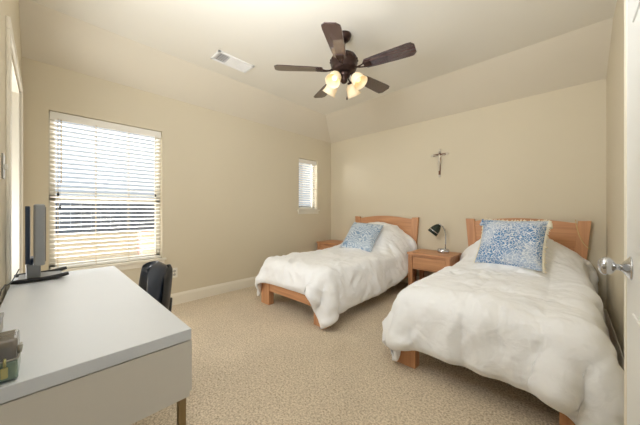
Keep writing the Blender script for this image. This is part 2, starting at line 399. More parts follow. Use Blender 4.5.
# outdoors seen through the slats
struct(B(-30, -20, -.5, XL-T-.3, 25, -.4).build('ground', 'patio'))
mb = MB()
for i in range(110): mb.box(-7.42, -7+i*.16, .625, -7.38, -7+i*.16+.15, 1.27)
for z in (.66, 1.12): mb.box(-7.46, -7, z, -7.42, 10.6, z+.08)
tag(mb.build('fence', 'siding'), 'slate grey board fence seen through the large window blind', 'fence')
tag(B(-7.5, -7, -.4, -7.3, 10.6, .62).build('garden_wall', 'patio'), 'tan masonry wall under the slate grey fence outside', 'wall')
tag(B(-5.4, 1.10, -.4, -5.15, 1.48, .78).build('brick_pier', 'brick'), 'red brick pier just outside the right side of the large window', 'pier')

# ------------------------------------------------------------------ door at the right edge
t = thing('open_door', 'white painted door standing open at the right edge of the photo', 'door', (.132, 1.29, .01))
MBd = MB(); MBd.box(0, -.83, 0, .035, 0, 2.03, bev=.002)
MBd.build('door_leaf', 'door', t)
for z0, z1 in ((.25, .82), (1.0, 1.55), (1.65, 1.9)):
    for ya, yb in ((-.73, -.46), (-.37, -.13)):
        q = MB(); q.box(-.004, ya, z0, .002, yb, z1, bev=.003); q.build('door_panel', 'door', t)
B(-.001, -.0005, 0, .036, .052, 2.03, bev=.002).build('door_edge', 'doortrim', t, label='cream edge strip')
k = MB(); R = Matrix.Rotation(-PI/2, 4, 'Y')
k.lathe([(.0345, 0), (.0345, .003), (.031, .006), (.020, .016), (.0125, .022), (.0105, .026)], n=36, mtx=R@Matrix.Scale(.8, 4, (0, 0, 1)))
rose = k.build('knob_rosette', 'chrome', t, loc=(0, -.085, .941))
k = MB(); k.lathe([(.0105, .024), (.0095, .036), (.0115, .040), (.018, .044), (.0255, .052), (.0285, .062), (.0275, .072), (.022, .080), (.012, .085), (.0001, .086)], n=36, mtx=R@Matrix.Scale(.8, 4, (0, 0, 1)))
k.build('door_knob', 'chrome', t, loc=(0, -.085, .941))
k = MB()
for z in (.2, 1.0, 1.8): k.tube([(.04, -.835, z), (.04, -.835, z+.09)], .006, 10)
k.build('hinge', 'chrome', t)

# ------------------------------------------------------------------ ceiling vent, outlet, switch
t = thing('ceiling_vent', 'white rectangular air vent on the ceiling left of the fan', 'vent', (-2.66, 1.413, ZC))
q = MB(); a, bb = .10, .205
for bx in ((-a, -bb, a, -bb+.022), (-a, bb-.022, a, bb), (-a, -bb, -a+.022, bb), (a-.022, -bb, a, bb)): q.box(bx[0], bx[1], -.012, bx[2], bx[3], 0, bev=.002)
q.box(-a+.02, -.064, -.011, a-.02, -.056, 0); q.box(-a+.02, .056, -.011, a-.02, .064, 0)
q.build('vent_frame', 'vent', t)
B(-a+.02, -bb+.02, -.003, a-.02, bb-.02, -.0005).build('vent_duct', 'ventdark', t)
for k in range(3):
    q = MB(); yc = (-1+k)*.124
    for i in range(7 if k else 5):
        m_ = 7 if k else 5; w_ = .115; yy = yc-w_/2+w_*(i+.5)/m_
        q.box(-a+.02, -.0075, -.0008, a-.02, .0075, .0008, mtx=Matrix.Translation((0, yy, -.006))@Matrix.Rotation([.45, -.25, -.6][k], 4, 'X'))
    q.build('louvers', 'vent', t)
t = thing('wall_outlet', 'white wall outlet low on the window wall behind the desk chair', 'outlet', (XL, 1.055, .38))
B(0, -.036, -.058, .006, .036, .058, bev=.002).build('outlet_plate', 'plate', t)
for s_ in (-1, 1):
    q = MB(); q.lathe([(.0001, 0), (.016, 0), (.016, .0022), (.0001, .0022)], n=20, mtx=Matrix.Rotation(PI/2, 4, 'Y')@Matrix.Scale(1, 4))
    q.build('receptacle', 'greybox', t, loc=(.005, 0, .02*s_))
t = thing('light_switch', 'metal light switch plate at the left edge of the photo', 'switch', (-1.93, YF, 1.33))
B(-.04, 0, -.058, .04, .006, .058, bev=.002).build('switch_plate', 'steel', t)
B(-.006, .005, -.015, .006, .017, .012, bev=.002).build('toggle', 'plate', t)

# ------------------------------------------------------------------ beds
def make_bed(loc):
    t = thing('wooden_bed', 'low light wood bed nearer the corner, its foot rail showing below a white comforter', 'bed', loc)
    hw, L = .53, 2.045     # local origin: centre of foot edge on floor, +y to the head
    for s_ in (-1, 1):
        q = MB(); x0, x1 = sorted((s_*hw, s_*(hw-.155))); q.box(x0, 0, 0, x1, .075, .25, bev=.004); q.build('leg', 'woodz', t)
        q = MB(); x0, x1 = sorted((s_*hw, s_*(hw-.03))); q.box(x0, .07, .165, x1, L-.06, .29, bev=.003); q.build('side_rail', 'woody', t)
        # head post: tall board leaning outwards towards its top
        q = MB(); o0, i0, o1, i1 = hw-.003, hw-.10, hw+.042, hw-.055
        q.prism([(s_*i0, 0), (s_*o0, 0), (s_*(o0+.005), .55), (s_*o1, 1.015), (s_*i1, 1.01), (s_*(i0+.005), .55)], L-.055, L-.005, 'y', bev=.004)
        q.build('head_post', 'woodz', t)
    q = MB(); q.box(-hw+.15, .012, .165, hw-.15, .047, .262, bev=.003); q.box(-hw, .01, .235, hw, .06, .262, bev=.003)
    q.build('foot_rail', 'wood', t)
    top = []
    for i in range(25):
        u = -1+2*i/24; x = u*(hw-.06); z = .985+.045*math.cos(u*PI/2)**1.0
        top.append((x, z))
    q = MB(); q.prism([(-hw+.09, .3), (hw-.09, .3)]+top[::-1], L-.042, L-.018, 'y', bev=.003); q.build('headboard_panel', 'wood', t)
    q = MB(); q.box(-hw+.035, .05, .25, hw-.035, L-.08, .50, bev=.05, seg=4); q.build('mattress', 'sheet', t)
    return t
BED1 = (-2.20, 1.82, 0); BED2 = (-.415, 1.80, 0)
bed = make_bed(BED1)
dup(bed, (BED2[0], BED2[1], 0), 'light wood bed nearer the camera, its headboard behind the fringed blue cushion')

# ---- comforters: cloth relaxed over the mattress and the pillows under it
def boxpush(P, c, h, r):
    d = P-c; q = np.abs(d)-(h-r); sg = np.sign(d)
    qo = np.maximum(q, 0); lo = np.linalg.norm(qo, axis=-1)
    inside = (q < 0).all(-1); dist = np.where(inside, q.max(-1), lo)-r
    hit = dist < 0
    n = np.where(inside[..., None], (q == q.max(-1, keepdims=True))*1.0, qo/np.maximum(lo, 1e-6)[..., None])*sg
    P[hit] -= (n*dist[..., None])[hit]
    return hit
def drape(u0, u1, v0, v1, boxes, ells, ymax, xmax, xmin, steps=240, iters=22, h=.038, seed=1):
    rng = np.random.RandomState(seed)
    nu = int((u1-u0)/h)+1; nv = int((v1-v0)/h)+1
    U, V = np.meshgrid(np.linspace(u0, u1, nu), np.linspace(v0, v1, nv), indexing='ij')
    hu = (u1-u0)/(nu-1); hv = (v1-v0)/(nv-1)
    P = np.stack([U, V, np.full_like(U, 0)], -1)
    # start just above the highest obstacle at each place
    zt = np.full_like(U, .52)
    for c, r in ells:
        q = 1-((U-c[0])/r[0])**2-((V-c[1])/r[1])**2
        zt = np.maximum(zt, c[2]+r[2]*np.sqrt(np.maximum(q, 0)))
    P[..., 2] = zt+.02+.006*rng.rand(nu, nv)
    # start with the overhang already folded down at the mattress edges
    (bx, by, bz), (ax, ay, az), _r = boxes[0]
    du = np.maximum(np.abs(U-bx)-(ax+.015), 0); dv = np.maximum((by-ay-.015)-V, 0)
    P[..., 0] = np.where(du > 0, bx+np.sign(U-bx)*(ax+.015+.12*du), U); P[..., 1] = np.where(dv > 0, by-ay-.015-.12*dv, V)
    P[..., 2] = np.where((du > 0) | (dv > 0), np.minimum(P[..., 2], .54)-np.maximum(du, dv)*.97, P[..., 2])
    P += .004*rng.randn(nu, nv, 1)
    vel = np.zeros_like(P); dt = 1/50; g = -4.0
    def sol(A, Bv, L, k, push=1.0):
        d = Bv-A; l = np.linalg.norm(d, axis=-1, keepdims=True); c = (l-L)/np.maximum(l, 1e-6)*.5*k
        if push != 1.0: c = np.where(l < L, c*push, c)
        A += d*c; Bv -= d*c
    hd = math.hypot(hu, hv)
    for st in range(steps):
        vel[..., 2] += g*dt; X = P.copy(); pin = P[:, -1, 1].copy(); P = P+vel*dt
        for it in range(iters):
            sol(P[0:-1:2], P[1::2], hu, 1) if nu % 2 == 0 else sol(P[0:-1:2], P[1::2], hu, 1)
            sol(P[1:-1:2], P[2::2], hu, 1)
            sol(P[:, 0:-1:2], P[:, 1::2], hv, 1); sol(P[:, 1:-1:2], P[:, 2::2], hv, 1)
            sol(P[:-1, :-1], P[1:, 1:], hd, .12); sol(P[1:, :-1], P[:-1, 1:], hd, .12)
            sol(P[:-2], P[2:], 2*hu, .03); sol(P[:, :-2], P[:, 2:], 2*hv, .03)
            if it % 3 == 2 or it == iters-1:
                hit = np.zeros(P.shape[:2], bool)
                for c, hh, r in boxes: hit |= boxpush(P, np.array(c), np.array(hh), r)
                for c, r in ells:
                    q = (P-np.array(c))/np.array(r); l = np.linalg.norm(q, axis=-1); k = l < 1
                    P[k] = (q[k]/l[k][:, None])*np.array(r)+np.array(c); hit |= k
                lowz = P[..., 2] < .025; P[..., 2] = np.maximum(P[..., 2], .025); hit |= lowz
                P[:, -1, 1] = ymax; P[:, -1, 0] = .9*P[:, -1, 0]+.1*U[:, -1]
                P[..., 1] = np.minimum(P[..., 1], ymax); P[..., 0] = np.clip(P[..., 0], xmin, xmax)
        vel = (P-X)/dt*.965
        vel[hit] *= .35
        sp = np.linalg.norm(vel, axis=-1, keepdims=True); vel *= np.minimum(1, 3/np.maximum(sp, 1e-6))
    #print('CLOTH', np.linalg.norm(np.diff(P, axis=1), axis=-1).mean()/hv, np.linalg.norm(np.diff(P, axis=0), axis=-1).mean()/hu, np.abs(vel).max(), P[:, 0, 2].mean(), P[0, :, 2].mean())
    return P
def vnoise(x, y, seed):
    rng = np.random.RandomState(seed); G = rng.rand(64, 64)
    xi = np.floor(x).astype(int); yi = np.floor(y).astype(int); fx = x-xi; fy = y-yi
    fx = fx*fx*(3-2*fx); fy = fy*fy*(3-2*fy)
    a = G[xi % 64, yi % 64]; b_ = G[(xi+1) % 64, yi % 64]; c = G[xi % 64, (yi+1) % 64]; d = G[(xi+1) % 64, (yi+1) % 64]
    return (a*(1-fx)+b_*fx)*(1-fy)+(c*(1-fx)+d*fx)*fy
def up(P, k):
    nu, nv, _ = P.shape
    def ax(P):
        n_ = P.shape[0]; t = np.linspace(0, n_-1, (n_-1)*k+1); i = np.minimum(t.astype(int), n_-2); f = (t-i)[:, None, None]
        p0 = P[np.maximum(i-1, 0)]; p1 = P[i]; p2 = P[i+1]; p3 = P[np.minimum(i+2, n_-1)]
        return .5*((2*p1)+(-p0+p2)*f+(2*p0-5*p1+4*p2-p3)*f*f+(-p0+3*p1-3*p2+p3)*f**3)
    P = ax(P); P = ax(P.transpose(1, 0, 2)).transpose(1, 0, 2); return P
def smooth(P, n_):
    for _ in range(n_):
        Q = P.copy(); Q[1:-1] = .5*P[1:-1]+.25*(P[:-2]+P[2:]); R_ = Q.copy(); R_[:, 1:-1] = .5*Q[:, 1:-1]+.25*(Q[:, :-2]+Q[:, 2:]); P = R_
    return P
def comforter(P, u0, u1, v0, v1, quilt, qamp, wamp, seed, cell, label, foldamp=.04):
    P = up(smooth(P, 1), 3); nu, nv, _ = P.shape
    U, V = np.meshgrid(np.linspace(u0, u1, nu), np.linspace(v0, v1, nv), indexing='ij')
    N = np.cross(np.gradient(P, axis=0), np.gradient(P, axis=1)); N /= np.maximum(np.linalg.norm(N, axis=-1, keepdims=True), 1e-9)
    uu = U-u0; vv = V-v0
    s = np.abs(np.sin(PI*uu/cell))*np.abs(np.sin(PI*vv/cell)); hq = qamp*np.minimum(1, s*1.6)**.42
    W = np.zeros_like(U); rs = np.random.RandomState(seed)
    for i, (f, a, st) in enumerate(((5, 1., 2.6), (8, .9, 3.0), (13, .6, 2.6), (22, .35, 3.0), (30, .22, 2.5), (4, .9, 2.2), (10, .7, 3.2))):
        th = rs.rand()*PI; c, s_ = math.cos(th), math.sin(th)
        wx = vnoise(U*2+50, V*2+50, seed*9+i)*.5
        x = (uu*c+vv*s_)*f+wx*f*.5+20; y = (-uu*s_+vv*c)*f/st+30
        nz = vnoise(x, y, seed*17+i); msk = vnoise(U*2.3+i*7+40, V*2.3+40, seed+3*i)
        W += a*(1-np.abs(2*nz-1)*1.6)*np.clip(msk*1.8-.35, 0, 1)
    # seam puckers
    sd = np.minimum(np.abs(((uu/cell+.5) % 1)-.5), np.abs(((vv/cell+.5) % 1)-.5))*cell
    hp = quilt*.004*np.exp(-(sd/.05)**2)*(vnoise(uu*38+3, vv*38+3, seed+77)-.5)*2
    ed = np.minimum(np.minimum(uu, u1-U), np.minimum(vv, v1-V)); fade = np.clip(ed/.05, 0, 1)**.5
    H = .006+fade*(.016+hq+wamp*W+hp)
    # soft vertical folds where the cloth hangs
    drop = np.clip((.50-P[..., 2])/.25, 0, 1.2); side = np.minimum(uu, u1-U) < vv+.05
    fs_ = vnoise(vv*11+11, (U > (u0+u1)/2)*9.+uu*1.2, seed+5); ff = vnoise(uu*11+5, vv*1.2+3, seed+6)
    wgt = 1/(1+np.exp((np.minimum(uu, u1-U)-vv)/.04)); F = fs_*wgt+ff*(1-wgt)
    H += drop*foldamp*(F-.35)*(.4+.6*fade)
    top = P+N*H[..., None]; bot = P-N*(.003+.006*fade)[..., None]
    vs = np.concatenate([top.reshape(-1, 3), bot.reshape(-1, 3)]); K = nu*nv
    idx = np.arange(K).reshape(nu, nv)
    a, b_, c, d = idx[:-1, :-1].ravel(), idx[1:, :-1].ravel(), idx[1:, 1:].ravel(), idx[:-1, 1:].ravel()
    fs = np.stack([a, b_, c, d], 1).tolist()+np.stack([a+K, d+K, c+K, b_+K], 1).tolist()
    rim = list(idx[:, 0])+list(idx[-1, 1:])+list(idx[::-1, -1][1:])+list(idx[0, ::-1][1:-1])
    rim = [int(r) for r in rim]
    fs += [(rim[i], rim[i]+K, rim[(i+1) % len(rim)]+K, rim[(i+1) % len(rim)]) for i in range(len(rim))]
    me = bpy.data.meshes.new('comforter'); me.from_pydata(vs.tolist(), [], fs)
    me.polygons.foreach_set('use_smooth', [True]*len(me.polygons)); me.materials.append(M['comforter'])
    bm = bmesh.new(); bm.from_mesh(me); bmesh.ops.recalc_face_normals(bm, faces=bm.faces); bm.to_mesh(me); bm.free()
    o = bpy.data.objects.new('comforter', me); COL.objects.link(o); return tag(o, label, 'comforter')
def bedobs(B_, pz, rx, topz=.505):
    x, y, _ = B_
    boxes = [((x, y+.99, .375), (.505, .985, topz-.375), .055), ((x, y+.99, .20), (.54, 1.0, .11), .02)]
    ells = [((x, y+1.80, .44), (rx, .42, pz-.44))]
    return boxes, ells
HEM = .33
NSB = [((-1.34, 3.66, .27), (.32, .27, .315), .02), ((-3.08, 3.66, .27), (.32, .27, .315), .02)]
b1, e1 = bedobs(BED1, .90, .47)
u = (BED1[0]-.53-HEM+.03, BED1[0]+.53+HEM-.02, BED1[1]-.26, 3.83)
P = drape(*u, b1+NSB, e1, 3.83, -1.40, -3.30, seed=1)
comforter(P, *u, .8, .010, .017, 3, .40, 'white comforter draped over the bed nearer the corner, a corner nearly touching the carpet')
b2, e2 = bedobs(BED2, .84, .50)
u = (BED2[0]-.53-.29, BED2[0]+.53+.33, BED2[1]-.335, 3.83)
P = drape(*u, b2+NSB, e2, 3.83, .185, -1.06-.25, seed=2)
comforter(P, *u, 1.2, .018, .019, 5, .36, 'puffy quilted white comforter draped over the bed nearer the camera')

# ------------------------------------------------------------------ cushions
def cushion(label, front, loc, w_, h_, th, rot, fringe, seed):
    t = thing('throw_cushion', label, 'cushion', loc); t.rotation_euler = rot
    N_ = 26; rs = np.random.RandomState(seed)
    def shape(side):
        q = MB(); vs = []; fs = []
        for i in range(N_+1):
            for j in range(N_+1):
                s = -1+2*i/N_; r = -1+2*j/N_
                px = w_/2*s*(1-.07*(1-r*r)); pz = h_/2+h_/2*r*(1-.07*(1-s*s))
                k = max(0, (1-s**4)*(1-r**4))
                y = side*(th/2*k**.55*(1+.10*math.sin(4*s+seed)*math.cos(3*r+seed)))
                sag = .012*math.sin(5*s+3*r+seed)
                vs.append((px, y+sag*k, pz))
        for i in range(N_):
            for j in range(N_):
                a = i*(N_+1)+j; fs.append((a, a+1, a+N_+2, a+N_+1) if side > 0 else (a, a+N_+1, a+N_+2, a+1))
        return q.add(vs, fs, True)
    shape(-1).build('front_cover', front, t); shape(1).build('back_cover', 'cream_cloth' if fringe else front, t)
    if fringe:
        q = MB(); rr = random.Random(seed)
        for e in range(3):       # top, left, right edges
            for i in range(46):
                s = -1+2*(i+.5)/46
                if e == 0: p = Vector((w_/2*s*(1), .004, h_-.07*h_/2*(1-s*s))); d = Vector((rr.uniform(-.3, .3), rr.uniform(-.1, .8), 1))
                else:
                    sg = -1 if e == 1 else 1
                    p = Vector((sg*w_/2*(1-.07*(1-s*s)), .004, h_/2+h_/2*s)); d = Vector((sg*1, rr.uniform(.2, 1.2), rr.uniform(-.9, .1)))
                d = d.normalized()*rr.uniform(.020, .036)*(1 if e != 1 else .5)
                q.tube([p, p+d*.5, p+d+Vector((0, 0, -.003))], [.006, .006, .003], 5)
        q.build('fringe', 'cream_cloth', t)
        for sx, pz in ((1, h_), (-1, h_)):
            q = MB(); a = Vector((sx*w_/2*.98, 0, pz-.005)); q.lathe([(.001, .012), (.014, .006), (.011, -.002), (.018, -.014), (.026, -.06), (.002, -.064)], a+Vector((sx*.012, .01, 0)), 10)
            q.build('tassel', 'cream_cloth' if sx > 0 else front, t)
    else:
        q = MB(); pts = []
        for k in range(4):
            for i in range(16):
                s = -1+2*i/16
                S, R_ = [(s, -1), (1, s), (-s, 1), (-1, -s)][k]
                pts.append((w_/2*S*(1-.07*(1-R_*R_)), 0, h_/2+h_/2*R_*(1-.07*(1-S*S))))
        q.tube(pts+[pts[0]], .004, 6); q.build('piping', front, t)
    return t
cushion('plain-edged pale blue leaf-patterned cushion leaning on the bed nearer the corner', 'blue_leaf', (-2.18, 2.99, .575), .50, .50, .16, (math.radians(-46), math.radians(3), math.radians(5)), False, 2)
cushion('blue and white squiggle-patterned cushion with cream fringe on the bed nearer the camera', 'blue_squiggle', (-.44, 3.00, .590), .54, .50, .19, (math.radians(-30), math.radians(0), math.radians(-7)), True, 5)

# ------------------------------------------------------------------ nightstands
def nightstand(loc):
    t = thing('nightstand', 'small light wood nightstand with one drawer between the two beds', 'nightstand', loc, group=None)
    W_, D_, H_ = .54, .42, .55     # origin: front left corner on floor
    B(-.012, -.012, H_-.028, W_+.012, D_, H_, bev=.004).build('top', 'wood', t)
    for x in (0, W_-.055):
        for y in (0, D_-.055): B(x, y, 0, x+.055, y+.055, H_-.026, bev=.003).build('leg', 'woodz', t)
    q = MB(); q.box(.01, .05, .33, .03, D_-.05, H_-.027); q.box(W_-.03, .05, .33, W_-.01, D_-.05, H_-.027); q.box(.05, D_-.03, .33, W_-.05, D_-.01, H_-.027)
    q.box(.05, .012, H_-.052, W_-.05, .035, H_-.026); q.box(.03, .02, .325, W_-.03, D_-.02, .34); q.build('apron', 'wood', t)
    B(.06, .006, .345, W_-.06, .03, H_-.056, bev=.003).build('drawer', 'wood', t)
    B(.05, .05, .10, W_-.05, D_-.03, .118, bev=.002).build('shelf', 'wood', t)
    return t
ns_ = nightstand((-1.605, 3.43, 0))
dup(ns_, (-3.34, 3.43, 0), 'light wood nightstand in the room corner, mostly hidden behind the farther bed')

# ------------------------------------------------------------------ desk lamp
t = thing('desk_lamp', 'small lamp with dark green cone shade on the nightstand', 'lamp', (-1.235, 3.70, .55)); t.scale = (1.35, 1.35, 1.35)
q = MB(); q.lathe([(.001, 0), (.052, 0), (.054, .006), (.054, .030), (.048, .040), (.02, .044), (.001, .044)], n=36); q.build('lamp_base', 'chrome', t)
st = [(.02, 0, .03), (.022, 0, .10), (.022, 0, .17), (.016, -.002, .225), (-.002, -.006, .262), (-.026, -.012, .272), (-.045, -.016, .262)]
q = MB(); q.tube(st, .0062, 10); q.build('lamp_neck', 'chrome', t)
dirv = Vector((-.55, -.30, -.78)).normalized(); mt = Matrix.Translation(Vector((-.032, -.012, .278)))@dirv.to_track_quat('Z', 'Y').to_matrix().to_4x4()
q = MB(); q.lathe([(.001, -.005), (.016, 0), (.022, .008), (.034, .028), (.043, .052), (.048, .080), (.052, .112), (.050, .112), (.045, .080), (.040, .052), (.030, .030), (.001, .02)], n=32, mtx=mt); q.build('lamp_shade', 'green', t)
q = MB(); q.lathe([(.0487, .080), (.0505, .084), (.0512, .088), (.0492, .088)], n=32, mtx=mt); q.lathe([(.001, -.012), (.012, -.010), (.016, 0), (.01, .004)], n=20, mtx=mt); q.build('shade_ring', 'chrome', t)
q = MB(); q.lathe([(.001, .095), (.015, .09), (.022, .075), (.016, .055), (.012, .03)], n=16, mtx=mt); q.build('bulb', 'plate', t)

# ------------------------------------------------------------------ crucifix
t = thing('crucifix', 'crucifix of dark wood with silver figure on the back wall', 'crucifix', (-1.339, YB, 1.79))
q = MB(); q.box(-.013, -.014, -.175, .013, -.001, .175, bev=.002); q.box(-.095, -.014, .105, .095, -.001, .131, bev=.002); q.build('cross', 'cruxwood', t)
for x, z in ((0, .18), (0, -.18), (-.10, .118), (.10, .118)):
    q = MB(); vert = x == 0; a, b_ = (.019, .014) if vert else (.014, .019)
    q.box(x-a, -.018, z-b_, x+a, -.002, z+b_, bev=.004); sg = (1 if (z > 0 if vert else x > 0) else -1)
    q.lathe([(.001, -.008), (.007, -.005), (.008, 0), (.007, .005), (.001, .008)], (x+(0 if vert else sg*.018), -.010, z+(sg*.018 if vert else 0)), 12)
    q.build('end_cap', 'crux', t, label='silver end cap')
me = bpy.data.meshes.new('corpus'); J = [(0, -.024, .02), (0, -.026, .06), (0, -.024, .095), (0, -.027, .113), (.002, -.032, .133),
    (.028, -.022, .100), (.058, -.02, .112), (.088, -.02, .119), (-.028, -.022, .100), (-.058, -.02, .112), (-.088, -.02, .119),
    (.010, -.028, .012), (.008, -.040, -.040), (.003, -.026, -.098), (.003, -.034, -.112), (-.010, -.028, .012), (-.008, -.040, -.040), (-.003, -.026, -.098), (-.003, -.034, -.112)]
E = [(0, 1), (1, 2), (2, 3), (3, 4), (2, 5), (5, 6), (6, 7), (2, 8), (8, 9), (9, 10), (0, 11), (11, 12), (12, 13), (13, 14), (0, 15), (15, 16), (16, 17), (17, 18)]
rad = [.014, .013, .014, .006, .011, .008, .006, .004, .008, .006, .004, .011, .008, .005, .005, .011, .008, .005, .005]
me.from_pydata(J, E, []); me.materials.append(M['crux']); co = bpy.data.objects.new('corpus', me); COL.objects.link(co); co.parent = t
sk = co.modifiers.new('skin', 'SKIN'); 
for i, r in enumerate(rad): me.skin_vertices[0].data[i].radius = (r, r); me.skin_vertices[0].data[i].use_root = (i == 0)
ss = co.modifiers.new('sub', 'SUBSURF'); ss.levels = 1; ss.render_levels = 1
q = MB(); q.box(-.020, -.016, .148, .020, -.012, .162, bev=.001); q.build('nameplate', 'crux', t)

# ------------------------------------------------------------------ cord on the right headboard post
q = MB(); pts = []
for i in range(26):
    s = i/25; a = Vector((.042, 3.738, 1.012)); c = Vector((.145, 3.738, .735)); m1 = Vector((.055, 3.735, .86)); m2 = Vector((.10, 3.735, .765))
    pts.append(a*(1-s)**3+m1*3*s*(1-s)**2+m2*3*s*s*(1-s)+c*s**3)
pts = [Vector((.040, 3.85, 1.01)), Vector((.041, 3.81, 1.024)), Vector((.042, 3.76, 1.02))]+pts
q.tube(pts, .0032, 6)
for p in pts[3::1]: q.lathe([(.001, -.0045), (.0045, -.002), (.0045, .002), (.001, .0045)], p, 8)
tag(q.build('beaded_cord', 'cordcloth'), 'cream cord hanging over the right post of the nearer headboard', 'cord')

# ------------------------------------------------------------------ ceiling fan
FX, FY, FD = -1.512, 1.905, -.065
t = thing('ceiling_fan', 'dark bronze five-blade ceiling fan with four lit frosted glass shades', 'fan', (FX, FY, ZC))
q = MB(); q.lathe([(.068, 0), (.068, -.012), (.060, -.035), (.036, -.058), (.016, -.064), (.001, -.064)][::-1], n=32); q.build('canopy', 'bronze', t)
q = MB(); q.tube([(0, 0, -.055), (0, 0, -.20)], .013, 14); q.build('downrod', 'bronze', t)
q = MB(); q.lathe([(.001, -.10), (.035, -.105), (.07, -.118), (.108, -.135), (.122, -.16), (.125, -.205), (.112, -.232), (.118, -.245), (.105, -.268), (.07, -.285), (.001, -.286)], n=40)
for i in range(20):
    a = 2*PI*i/20; q.lathe([(.001, -.012), (.007, -.008), (.009, 0), (.007, .008), (.001, .012)], (.124*math.cos(a), .124*math.sin(a), -.18), 8)
q.build('motor_housing', 'bronze', t, loc=(0, 0, FD))
BASEANG_ = 0
BASEANG = math.radians(43.66-104)
def blade_mesh():
    q = MB(); prof = []      # in local x = radial
    xs = [.20, .215, .30, .44, .575, .61, .635]; hwid = [.034, .052, .060, .067, .073, .070, .042]
    top = [(x, w2) for x, w2 in zip(xs, hwid)]; poly = top+[(x, -w2) for x, w2 in reversed(top)]
    bm = bmesh.new(); v0 = [bm.verts.new((x, y, 0)) for x, y in poly]; v1 = [bm.verts.new((x, y, .007)) for x, y in poly]; k = len(poly)
    bm.faces.new(v0[::-1]); bm.faces.new(v1)
    for i in range(k): bm.faces.new((v0[i], v0[(i+1) % k], v1[(i+1) % k], v1[i]))
    return q.addbm(bm)
bl0 = None
for i in range(5):
    a = BASEANG+2*PI*i/5
    if bl0 is None:
        bl = blade_mesh().build('blade', 'blade', t)
        ir = MB()
        ir.tube([(.10, 0, .012), (.13, 0, -.004), (.17, .012, -.008), (.20, .022, -.006), (.25, .028, -.004)], [.008, .008, .006, .006, .005], 8)
        ir.tube([(.13, 0, -.004), (.17, -.012, -.008), (.20, -.022, -.006), (.25, -.028, -.004)], [.008, .006, .006, .005], 8)
        ir.box(.195, -.034, -.006, .262, .034, 0, bev=.002); ir.tube([(.15, -.014, -.008), (.16, 0, -.014), (.15, .014, -.008)], .004, 6)
        iron = ir.build('blade_iron', 'bronze', bl); bl0 = bl
    else:
        bl = bl0.copy(); COL.objects.link(bl); bl.parent = t
        i2 = iron.copy(); COL.objects.link(i2); i2.parent = bl
    bl.location = (0, 0, -.262+FD)
    bl.rotation_euler = (Matrix.Rotation(a, 3, 'Z')@Matrix.Rotation(math.radians(-11), 3, 'X')).to_euler()
q = MB(); q.lathe([(.001, -.280), (.05, -.282), (.062, -.300), (.050, -.325), (.03, -.345), (.034, -.360), (.018, -.378), (.001, -.384)], n=32); q.build('light_hub', 'bronze', t, loc=(0, 0, FD))
for i in range(4):
    a = math.radians(43.66+45+90*i+6); dx, dy = math.cos(a), math.sin(a)
    r = MB(); r.tube([(dx*.04, dy*.04, -.315), (dx*.075, dy*.075, -.312), (dx*.10, dy*.10, -.328), (dx*.108, dy*.108, -.342)], .007, 8)
    d = Vector((dx*.62, dy*.62, -.78)).normalized(); mt = Matrix.Translation((dx*.098, dy*.098, -.328))@d.to_track_quat('Z', 'Y').to_matrix().to_4x4()
    r.lathe([(.001, 0), (.024, .002), (.027, .02), (.022, .03), (.001, .03)], n=20, mtx=mt); r.build('light_arm', 'bronze', t, loc=(0, 0, FD))
    s_ = MB(); s_.lathe([(.026, .018), (.040, .030), (.053, .052), (.057, .078), (.058, .100), (.069, .130), (.0665, .130), (.055, .100), (.054, .078), (.050, .054), (.037, .033), (.024, .021)], n=28, mtx=mt)
    sh = s_.build('glass_shade', 'shade', t, loc=(0, 0, FD))
    b_ = MB(); b_.lathe([(.010, .03), (.012, .045), (.024, .07), (.024, .085), (.012, .100), (.001, .103)], n=16, mtx=mt); b_.build('bulb', 'bulb', sh)
q = MB(); q.tube([(.02, .02, -.365), (.02, .02, -.50)], .0015, 6); q.lathe([(.001, 0), (.005, -.004), (.008, -.02), (.005, -.032), (.001, -.034)], (.02, .02, -.50), 10); q.build('pull_chain', 'bronze', t, loc=(0, 0, FD))

# ------------------------------------------------------------------ desk
DX0, DX1, DY0, DY1 = -2.28, -.890, -.125, .328
t = thing('white_desk', 'large white desk with thin tan metal legs in the near left corner', 'desk', (DX0, DY0, 0))
W_, D_ = DX1-DX0, DY1-DY0
B(0, 0, .705, W_, D_, .74, bev=.002).build('desk_top', 'desk', t)
B(.004, .004, .52, W_-.004, D_-.004, .701, bev=.002).build('desk_body', 'deskshade', t)
for x in (.012, W_-.034):
    for y in (.012, D_-.034): B(x, y, 0, x+.022, y+.022, .522, bev=.002).build('leg', 'tanmetal', t)
B(.012, D_-.012, .53, W_*.5-.004, D_+.006, .695, bev=.002).build('drawer', 'deskshade', t)
B(W_*.5+.004, D_-.012, .53, W_-.012, D_+.006, .695, bev=.002).build('drawer', 'deskshade', t)

# monitor (seen edge-on)
t = thing('computer_monitor', 'silver flat monitor seen edge-on on the desk by the window', 'monitor', (-2.17, -.018, .7405))
q = MB(); prof = []
for i in range(13):
    s = -1+2*i/12; prof.append((.105+.008*(1-s*s)-.0, s*.105))
q = MB()                         # base plate with dark bowed side bar
q.prism([(-.11, -.085)]+[(.085-.0*(1-(i/6-1)**2), -.085+.17*i/12) for i in range(13)]+[(-.11, .085)], .004, .016, 'z', bev=.003); q.build('base_plate', 'silver', t)
for s_ in (-1, 1):
    q = MB(); q.tube([(s_*.10, -.105+.215*i/10, .011+.012*max(0, (i/10-.45))**2*4) for i in range(11)], [.008]+[.011]*9+[.009], 10); q.build('base_foot', 'black_plastic', t)
B(-.06, -.055, .012, .06, .0, .10, bev=.006).build('stand_neck', 'silver', t)
q = MB(); q.tube([(-.07, -.035, .105), (.09, -.035, .105)], .014, 14); q.build('hinge_barrel', 'navy', t)
B(.055, -.055, .10, .135, -.038, .405, bev=.004).build('stand_column', 'navy', t)
